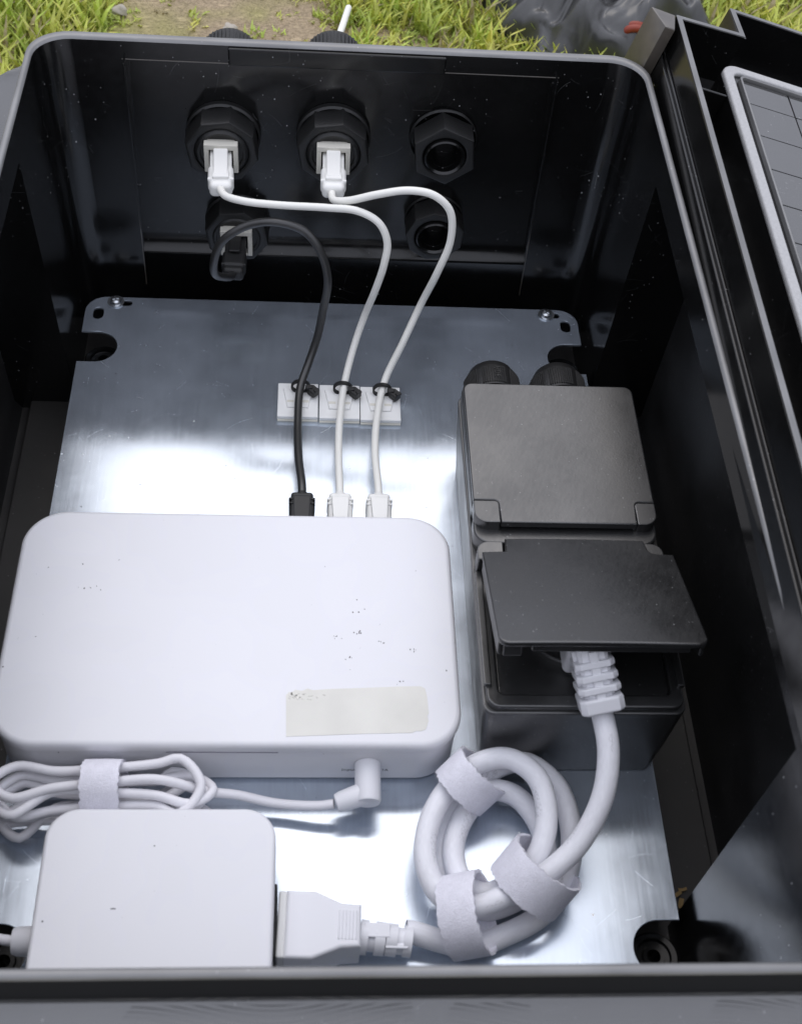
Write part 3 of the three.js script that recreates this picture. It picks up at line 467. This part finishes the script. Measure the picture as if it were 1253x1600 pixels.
// ------------------------------------------------------------------ power adapter with its bundled lead
{
  const ad = thing('power_adapter', 'flat white power adapter with its thin lead bundled behind it', 'power adapter', [0, 0, 0]);
  part('case', slab(rrect(-0.1208, -0.0258, 0.3515, 0.4365, [0.010, 0.010, 0.0135, 0.0135]), 0.0150, 0.0335, 0.0018, 4, 14), M.white, ad);
  part('case_base', slab(rrect(-0.1198, -0.0268, 0.3525, 0.4355, [0.010, 0.010, 0.013, 0.013]), 0.0, 0.0160, 0.0014, 3, 14), M.white, ad);
  part('seam', slab(rrect(-0.1203, -0.0263, 0.3520, 0.4360, [0.010, 0.010, 0.0132, 0.0132]), 0.0146, 0.0153, 0.0, 1, 14), M.whitePlug, ad);
  part('inlet', slabBox(-0.0262, -0.0247, 0.004, 0.024, 0.381, 0.4115, 0.0004), M.contact, ad);
  part('strain_relief', [latheAlong([[0.0026, -0.0105], [0.0052, -0.010], [0.0058, -0.008], [0.0060, -0.001], [0.0060, 0.004]], [-0.1205, 0.016, 0.4015], [1, 0, 0], 24)], M.whitePlug, ad);
  part('marks', [at(new THREE.BoxGeometry(0.0020, 0.00012, 0.0004), -0.0895, 0.03356, 0.395), at(new THREE.BoxGeometry(0.0007, 0.00012, 0.0005), -0.1165, 0.03356, 0.4, 0.4), at(new THREE.BoxGeometry(0.0005, 0.00012, 0.0005), -0.0755, 0.03356, 0.3685)], M.ink, ad);
  // angled barrel plug in the router
  part('barrel_plug', [latheAlong([[0.0044, -0.001], [0.0058, 0], [0.0058, 0.0175], [0.0053, 0.0186], [0, 0.0187]], [0.0140, 0.0165, 0.3220], [0, -0.06, 1], 36), latheAlong([[0.0052, -0.002], [0.0050, 0.004], [0.0046, 0.0105], [0.0040, 0.0125], [0.0022, 0.0130]], [0.0120, 0.0150, 0.3360], [-1, -0.16, 0.30], 28)], M.whitePlug, ad);
  // lead: plug, along to the bundle, six loops, then round to the strain relief
  const pts = [[-1, 13, 339.8], [-8, 11.5, 340], [-27, 10, 338], [-44, 14, 336], [-56, 19, 337]];
  const at_strap = [[338, 29], [330, 27], [345, 21], [333, 20], [341, 26.5], [328, 14], [338, 16], [346, 14], [331, 7], [340, 8.5], [346, 7]];
  const xs = -100; let dir = -1;
  at_strap.forEach(([z, y], i) => {
    const nx = at_strap[i + 1], j = (k) => 3.2 * Math.sin(i * 2.7 + k * 1.9);
    pts.push([xs - dir * 22, y + 0.6 * j(1), z + 0.5 * j(2)], [xs, y, z], [xs + dir * 22, y + 0.7 * j(3), z + 0.6 * j(4)]);
    if (!nx) return;
    const zz = dir < 0 ? 8 * Math.sin(i * 1.7) + 2 : -1.5 + 3 * Math.sin(i * 2.3), end = dir < 0 ? -48 - 6 * Math.sin(i * 3.1) : 41 + 6 * Math.sin(i * 2.1 + 1), lift = dir > 0 ? 3 * Math.sin(i * 1.3) : -2;
    pts.push([xs + dir * (Math.abs(end) - 9), y + lift, z + zz + (z > nx[0] ? 4 : -4)], [xs + dir * Math.abs(end), (y + nx[1]) / 2 + lift, (z + nx[0]) / 2 + zz], [xs + dir * (Math.abs(end) - 9), nx[1] + lift, nx[0] + zz + (z > nx[0] ? -4 : 4)]);
    dir = -dir;
  });
  pts.push([-136, 6, 345], [-153, 7, 349], [-163, 8, 363], [-162, 10, 383], [-151, 13.5, 394.5], [-140, 15.6, 399.5], [-131, 16, 401.3], [-124, 16, 401.5]);
  part('lead', cable(mm(pts.map(([x, y, z]) => [x, Math.max(2.3, y), Math.max(325.2, z)])), 0.00215, 6, 12), M.cordAdapter, ad);
}
// ------------------------------------------------------------------ hook-and-loop straps
function strap(label, c, yaw, a, b, width, tilt = 0, thick = 0.0014, pw = 2.0) { // band round a bundle running along yaw; a and b are half-axes across it
  const n = 56, m = 8, g = new THREE.Group(); g.name = numbered('cable_strap'); g.position.set(...c); g.rotation.set(0, yaw, tilt, 'YXZ'); scene.add(g);
  tag(g, label, 'cable strap', 'white hook and loop cable straps');
  const P = (t, r) => { const cs = Math.cos(t), sn = Math.sin(t), q = Math.pow(Math.abs(cs), 2 / pw) * Math.sign(cs), s = Math.pow(Math.abs(sn), 2 / pw) * Math.sign(sn); return [q * (a + r), s * (b + r)]; };
  const pos = [], uv = [], quad = (A, B, C, D, ua, ub) => { pos.push(...A, ...B, ...C, ...B, ...D, ...C); uv.push(...ua[0], ...ua[1], ...ub[0], ...ua[1], ...ub[1], ...ub[0]); };
  let arc = 0;
  const edge = (i, s) => 0.00035 * Math.sin(i * 2.9 + s * 4) + 0.00025 * Math.sin(i * 7.3 + s);
  for (let i = 0; i < n; i++) {
    const t0 = i / n * 6.28319, t1 = (i + 1) / n * 6.28319, o0 = P(t0, thick), o1 = P(t1, thick), i0 = P(t0, 0), i1 = P(t1, 0), L = Math.hypot(o1[0] - o0[0], o1[1] - o0[1]);
    for (let k = 0; k < m; k++) {
      const f = (kk, ii) => (-0.5 + kk / m) * width + (kk === 0 ? edge(ii % n, 0) : kk === m ? edge(ii % n, 1) : 0), bow = (kk) => 0.0006 * (1 - (2 * kk / m - 1) ** 2);
      const O = (p, kk, ii) => [f(kk, ii), p[1] + bow(kk) * Math.sign(p[1]) * Math.min(1, Math.abs(p[1]) / b), p[0]];
      quad(O(o0, k, i), O(o0, k + 1, i), O(o1, k, i + 1), O(o1, k + 1, i + 1), [[arc, f(k, i)], [arc, f(k + 1, i)]], [[arc + L, f(k, i)], [arc + L, f(k + 1, i)]]);
      quad(O(i0, k + 1, i), O(i0, k, i), O(i1, k + 1, i + 1), O(i1, k, i + 1), [[arc, 0], [arc, 0.002]], [[arc + L, 0], [arc + L, 0.002]]);
    }
    for (const s of [0, m]) { const f = (ii) => (-0.5 + s / m) * width + edge(ii % n, s ? 1 : 0); const A = [f(i), o0[1], o0[0]], B = [f(i), i0[1], i0[0]], C = [f(i + 1), o1[1], o1[0]], D = [f(i + 1), i1[1], i1[0]]; s ? quad(A, B, C, D, [[arc, 0], [arc, 0.0014]], [[arc + L, 0], [arc + L, 0.0014]]) : quad(B, A, D, C, [[arc, 0], [arc, 0.0014]], [[arc + L, 0], [arc + L, 0.0014]]); }
    arc += L;
  }
  const q = new THREE.BufferGeometry(); q.setAttribute('position', new THREE.Float32BufferAttribute(pos, 3)); q.setAttribute('uv', new THREE.Float32BufferAttribute(uv, 2)); q.computeVertexNormals();
  part('band', creased(q, 1.0), M.velcro, g);
  const hair = []; // loose fibres along both edges
  for (let k = 0; k < 190; k++) { const t = rr(0.05, 3.1), p = P(t, thick * rr(0.2, 1)), s = rnd() < 0.5 ? -1 : 1, L = rr(0.0006, 0.0016), h = new THREE.CylinderGeometry(0.00002, 0.00006, L, 3); h.rotateZ(-s * Math.PI / 2 + rr(-0.6, 0.6)); h.rotateX(rr(-0.6, 0.6)); h.translate(s * (width / 2 + L * 0.35), p[1], p[0]); hair.push(h); }
  const fz = part('fibres', hair, M.velcro, g); fz.userData.kind = 'stuff';
  return g;
}
strap('white strap round the thin lead bundle behind the power adapter', [-0.1008, 0.0185, 0.3372], 0.0, 0.0118, 0.0165, 0.0162, 0.02);
strap('white strap at the top left of the coiled power cord', [0.0602, 0.0188, 0.3315], 0.60, 0.0120, 0.0175, 0.0155, 0.55);
strap('white strap on the right of the coil where the cord rises', [0.0850, 0.0195, 0.3765], 0.72, 0.0158, 0.0185, 0.0175, 0.66);
strap('white strap at the bottom of the coil nearest the front rim', [0.0548, 0.0155, 0.3915], 0.02, 0.0162, 0.0155, 0.0162, 0.42);

// ------------------------------------------------------------------ mains power cord
{
  const pc = thing('mains_cable', 'thick white mains cable coiled on the steel plate', 'power cord', [0, 0, 0]);
  const pts = [[111.5, 64, 313], [113.3, 59, 318.5], [115.5, 52, 334], [112.5, 42, 351], [102, 31, 367], [86, 25, 379], [71, 23, 386], [57, 21, 390], [44, 20, 385], [38, 20, 371], [40, 20, 353], [49, 22, 337], [62, 26, 327], [76, 28, 325], [88, 28, 334], [91, 26, 352], [86, 22, 368], [75, 14, 377], [63, 12, 381], [54, 12, 375], [51, 12, 362], [57, 12, 345], [69, 14, 334], [81, 11, 335], [91, 8, 348], [92, 6.4, 364], [81, 5.6, 379], [63, 5, 385], [51, 5, 376], [46, 5.4, 359], [53, 7, 339], [68, 13, 325], [85, 15, 320], [99, 14.5, 331], [104, 13, 351], [101, 9, 370], [89, 5.5, 387], [71, 5, 396.5], [57, 5, 401], [44, 7.5, 399.5], [33, 10, 397], [29, 10.5, 396.5]];
  part('cord', cable(mm(pts), 0.0049, 8, 18), M.cord, pc);
  { // appliance connector in the adapter
    const g = new THREE.Group(); g.name = 'appliance_plug'; g.position.set(-0.0246, 0.0115, 0.3968); g.rotation.y = -0.035; pc.add(g);
    const body = poly([[0.0035, -0.0142], [0.0155, -0.0142], [0.0265, -0.0094], [0.0345, -0.0090], [0.0345, 0.0086], [0.0265, 0.0094], [0.0150, 0.0142], [0.0035, 0.0142]]);
    part('plug_body', slab(body, -0.0108, 0.0105, 0.0016, 4), M.whitePlug, g);
    part('face_ring', slabBox(0.0002, 0.0036, -0.0106, 0.0101, -0.0140, 0.0140, 0.0010), M.nylon, g);
    part('grip', [0, 1, 2, 3, 4, 5].map((k) => slabBox(0.0252 + k * 0.0014, 0.0259 + k * 0.0014, 0.0098, 0.0110, -0.0062, 0.0060, 0.0003)), M.whitePlug, g);
    const sr = [[0.0344, 0.0378, 0.0072], [0.0408, 0.0450, 0.0069], [0.0455, 0.0500, 0.0067], [0.0528, 0.0562, 0.0064]];
    part('strain_relief', [cyl([0.034, -0.001, 0.0005], [0.0558, -0.0012, 0.0022], 0.0056, 0.0054), ...sr.map(([a, b, r]) => cyl([a, -0.001, 0.0005 + 0.0008 * (a - 0.034) / 0.011], [b, -0.0011, 0.0006 + 0.0008 * (b - 0.034) / 0.011], r, r * 0.98)), slabBox(0.036, 0.055, -0.0072, -0.0058, -0.002, 0.004, 0.0005), slabBox(0.036, 0.047, 0.0040, 0.0058, -0.0032, 0.0030, 0.0006), slabBox(0.045, 0.0545, -0.004, 0.0040, 0.0046, 0.0068, 0.0006)], M.whitePlug, g);
  }
  { // plug under the raised flap
    const g = new THREE.Group(); g.name = 'mains_plug'; pc.add(g);
    const A = V([0.1072, 0.0775, 0.3000]), B = V([0.1128, 0.0605, 0.3165]), d = B.clone().sub(A).normalize(), x = new THREE.Vector3(1, 0, 0.06).addScaledVector(d, -(d.x + 0.06 * d.z)).normalize(), y = d.clone().cross(x);
    g.applyMatrix4(new THREE.Matrix4().makeBasis(x, y, d).setPosition(A));
    const len = B.distanceTo(A), blk = (w, h, z0, z1, r) => { const o = new THREE.Shape(), a = w / 2, b = h / 2, c = w * 0.13; o.moveTo(-a + c, -b); o.lineTo(a - c, -b); o.lineTo(a, -b + c); o.lineTo(a, b - c); o.lineTo(a - c, b); o.lineTo(-a + c, b); o.lineTo(-a, b - c); o.lineTo(-a, -b + c); o.closePath(); const e = new THREE.ExtrudeGeometry(o, { depth: z1 - z0 - 2 * r, bevelEnabled: true, bevelThickness: r, bevelSize: r, bevelOffset: -r, bevelSegments: 3 }); e.translate(0, 0, z0 + r); return boxUV(flatFaces(creased(e, 0.6))); };
    part('core', blk(0.0130, 0.0130, -0.006, len - 0.002, 0.0006), M.whitePlug, g);
    part('grip_ring', blk(0.0172, 0.0172, len - 0.0220, len - 0.0188, 0.0007), M.whitePlug, g);
    part('grip_ring', blk(0.0180, 0.0180, len - 0.0164, len - 0.0132, 0.0007), M.whitePlug, g);
    part('grip_ring', blk(0.0186, 0.0186, len - 0.0110, len - 0.0078, 0.0007), M.whitePlug, g);
    part('end_block', blk(0.0190, 0.0190, len - 0.0058, len + 0.0012, 0.0012), M.whitePlug, g);
    part('spine', [slabBox(-0.0020, 0.0020, 0.0060, 0.0083, -0.002, len - 0.004, 0.0004), slabBox(-0.0083, -0.0060, -0.0020, 0.0020, -0.002, len - 0.004, 0.0004)], M.whitePlug, g);
    part('plug_body', slabBox(0.0985, 0.1180, 0.0556, 0.0770, 0.262, 0.2985, 0.003), M.whitePlug, pc);
  }
}

// ------------------------------------------------------------------ black outlet box
{
  const ob = thing('outlet_box', 'black twin outlet box with one flap raised over a plug', 'outlet box', [0.1075, 0, 0.0]);
  const z0 = 0.128, z1 = 0.3170;
  { // tapered body: wider at the top
    const L = [[0.0008, 0.0408, 0.003], [0.030, 0.0432, 0.0], [0.0520, 0.0447, 0.0]], pos = [], ring = ([y, a, dz]) => { const s = rrect(-a, a, z0 + dz, z1 - dz * 0.2, 0.0045).getPoints(6); s.pop(); return s.map((p) => [p.x, y, -p.y]); };
    const R = L.map(ring); for (let j = 0; j + 1 < R.length; j++) for (let i = 0; i < R[0].length; i++) { const k = (i + 1) % R[0].length; pos.push(...R[j][i], ...R[j][k], ...R[j + 1][i], ...R[j][k], ...R[j + 1][k], ...R[j + 1][i]); }
    const g = new THREE.BufferGeometry(); g.setAttribute('position', new THREE.Float32BufferAttribute(pos, 3)); g.computeVertexNormals();
    part('body', [boxUV(creased(g, 0.6)), slab(rrect(-0.0408, 0.0408, z0 + 0.003, z1 - 0.001, 0.0045), 0.0, 0.0014, 0.0004, 1)], M.satin, ob);
  }
  part('frame', slab((() => { const s = rrect(-0.0449, 0.0449, z0 - 0.0002, z1 + 0.0003, 0.0050); return s; })(), 0.0512, 0.0545, 0.0008, 2), M.satin, ob);
  const fr = rrect(-0.0436, 0.0436, 0.232, z1 - 0.0010, 0.0060); fr.holes.push(rrect(-0.0382, 0.0382, 0.240, z1 - 0.0075, 0.0030));
  part('front_frame', slab(fr, 0.0540, 0.0580, 0.0009, 3), M.satin, ob);
  part('socket_plate', slab(rrect(-0.0378, 0.0378, 0.2405, z1 - 0.0080, 0.0028), 0.0540, 0.0552, 0.0005, 2), M.satin, ob);
  part('socket_rim', latheAlong([[0.0205, 0], [0.0205, 0.0035], [0.0195, 0.0040], [0.0185, 0.0035], [0.0182, 0]], [-0.003, 0.0545, 0.274], [0, 1, 0], 40), M.satin, ob);
  // far section with its closed flap
  const back = rrect(-0.0440, 0.0436, z0 + 0.001, 0.2318, [0.008, 0.008, 0.005, 0.005]);
  part('far_housing', slab(back, 0.0540, 0.0640, 0.0010, 3), M.satin, ob);
  const flapShape = (x0, x1, za, zb, tab) => { const s = new THREE.Shape(), r = 0.0045, q = 0.0025; s.moveTo(x0 + r, -za); s.lineTo(x1 - r, -za); s.absarc(x1 - r, -za - r, r, Math.PI / 2, 0, true); s.lineTo(x1, -zb + tab); s.lineTo(x1 - 0.0095 + q, -zb + tab); s.absarc(x1 - 0.0095 + q, -zb + tab - q, q, Math.PI / 2, Math.PI, false); s.lineTo(x1 - 0.0102, -zb); s.lineTo(x0 + 0.0125, -zb); s.lineTo(x0 + 0.0120, -zb + tab - q); s.absarc(x0 + 0.0120 - q, -zb + tab - q, q, 0, Math.PI / 2, false); s.lineTo(x0, -zb + tab); s.lineTo(x0, -za - r); s.absarc(x0 + r, -za - r, r, Math.PI, Math.PI / 2, true); return s; };
  part('far_flap', slab(flapShape(-0.0440, 0.0434, 0.1335, 0.2240, 0.0135), 0.0660, 0.0700, 0.0008, 3), M.satin, ob);
  part('flap_skirt', slab(rrect(-0.0430, 0.0424, 0.1350, 0.2100, 0.004), 0.0638, 0.0662, 0.0003, 1), M.rubber, ob);
  for (const s of [-1, 1]) { // hinge knuckles beside the closed flap and the raised one
    const [a, b] = s < 0 ? [-0.0440, -0.0318] : [0.0336, 0.0434];
    part('hinge_knuckle', slab(rrect(a, b, 0.2108, 0.2240, s < 0 ? [0.0065, 0.0008, 0.0022, 0.0006] : [0.0008, 0.0065, 0.0006, 0.0022]), 0.0560, 0.0699, 0.0006, 2), M.satin, ob);
    part('hinge_cheek', slab(rrect(a, b, 0.2345, 0.2450, s < 0 ? [0.0008, 0.0008, 0.0006, 0.0055] : [0.0008, 0.0008, 0.0055, 0.0006]), 0.0560, 0.0690, 0.0006, 2), M.satin, ob);
    part('side_rail', slab(rrect(s < 0 ? -0.0446 : 0.0412, s < 0 ? -0.0412 : 0.0446, 0.245, 0.306, 0.0010), 0.0575, 0.0600, 0.0006, 2), M.satin, ob);
  }
  { // raised flap
    const g = new THREE.Group(); g.name = 'raised_flap'; g.position.set(0.0008, 0.0700, 0.2365); g.rotation.x = -0.335; ob.add(g);
    const sh = new THREE.Shape(), x0 = -0.0436, x1 = 0.0452, L = 0.0755, r = 0.0048;
    sh.moveTo(x0 + 0.0118, 0.0022); sh.quadraticCurveTo(0.0, 0.0035, x1 - 0.0118, 0.0022); sh.lineTo(x1 - 0.0112, -0.0055); sh.quadraticCurveTo(x1 - 0.0105, -0.0086, x1 - 0.007, -0.0088); sh.lineTo(x1, -0.0090); sh.lineTo(x1, -L + r); sh.absarc(x1 - r, -L + r, r, 0, -Math.PI / 2, true); sh.quadraticCurveTo(0, -L + 0.0012, x0 + r, -L); sh.absarc(x0 + r, -L + r, r, -Math.PI / 2, -Math.PI, true); sh.lineTo(x0, -0.0090); sh.lineTo(x0 + 0.0110, -0.0082); sh.closePath();
    part('panel', slab(sh, -0.0015, 0.0013, 0.0007, 3), M.satin, g);
    part('skirt', [slabBox(x0 + 0.0004, x0 + 0.0024, -0.0085, -0.0012, 0.011, L - 0.004, 0.0008), slabBox(x1 - 0.0024, x1 - 0.0004, -0.0085, -0.0012, 0.011, L - 0.004, 0.0008), slabBox(x0 + 0.0025, x0 + 0.0105, -0.0080, -0.0012, L - 0.0045, L - 0.0022, 0.0008), slabBox(x0 + 0.0150, x1 - 0.0060, -0.0068, -0.0012, L - 0.0060, L - 0.0040, 0.0006)], M.satin, g);
  }
  for (const [x, lab] of [[-0.0245, 'left'], [0.0112, 'right']]) { // cable glands at the far end
    const g = new THREE.Group(); g.name = 'cable_gland'; g.position.set(x, 0.0440, z0 - 0.006); ob.add(g);
    part('dome_nut', latheAlong([[0.0145, 0], [0.0148, 0.001], [0.0148, 0.0125], [0.0140, 0.0150], [0.0122, 0.0190], [0.0098, 0.0215], [0.0075, 0.0222], [0.0068, 0.0210], [0, 0.0200]], [0, 0, 0], [0, 0, -1], 40), M.nut, g);
    const ribs = []; for (let k = 0; k < 6; k++) for (let q = 0; q < 11; q++) { const t = k / 6 * 6.2832 + (q - 5) * 0.080 + 1.62; ribs.push(at(new THREE.BoxGeometry(0.0007, 0.0009, 0.0115), 0.0149 * Math.cos(t), 0.0149 * Math.sin(t), -0.0068)); }
    part('grip_ribs', ribs, M.nut, g);
    if (lab === 'left') { const tx = letters('VDE', 0.0032, 0.0005); tx.rotateX(-Math.PI / 2); tx.rotateY(-Math.PI / 2); tx.translate(-0.0005, 0.0148, -0.0118); part('embossed_text', tx, M.nut, g); }
  }
}

{
  const t = thing('leaf_scrap', 'dry brown leaf scraps in the gap beside the plate, front right', 'leaf scrap', [0.1585, -0.0296, 0.3660]);
  const g = []; for (const [x, z, l, w, a] of [[0, 0, 0.007, 0.0018, 0.5], [0.0022, 0.004, 0.005, 0.0022, 1.3], [-0.001, 0.006, 0.006, 0.0012, 2.2], [0.004, -0.003, 0.004, 0.0014, 0.1]]) { const b = new THREE.BoxGeometry(l, 0.0004, w, 6, 1, 1), p = b.attributes.position; for (let i = 0; i < p.count; i++) p.setY(i, p.getY(i) + 0.0012 * (p.getX(i) / l * 2) ** 2); g.push(boxUV(at(b, x, 0.0006, z, a))); }
  part('leaf', g, phys({ color: lin(0.30, 0.20, 0.08), roughness: 0.7 }), t);
}
// ------------------------------------------------------------------ pale cable outside, past the far rim
{
  const t = thing('outside_cable', 'short pale cable end sticking out of the middle round cap', 'cable', [0, 0, 0]);
  part('cord', cable([V([-0.0035, 0.105, -0.098]), V([-0.0015, 0.1035, -0.120]), V([0.003, 0.094, -0.160]), V([0.0066, 0.0815, -0.198])], 0.0022, 8, 12), M.patch, t);
  part('cut_end', cyl([0.0066, 0.0815, -0.198], [0.00665, 0.0813, -0.1985], 0.0017), M.ivory, t);
}
scene.traverse((o) => { if (o.isMesh) { o.castShadow = true; o.receiveShadow = true; } });
renderer.render(scene, camera);
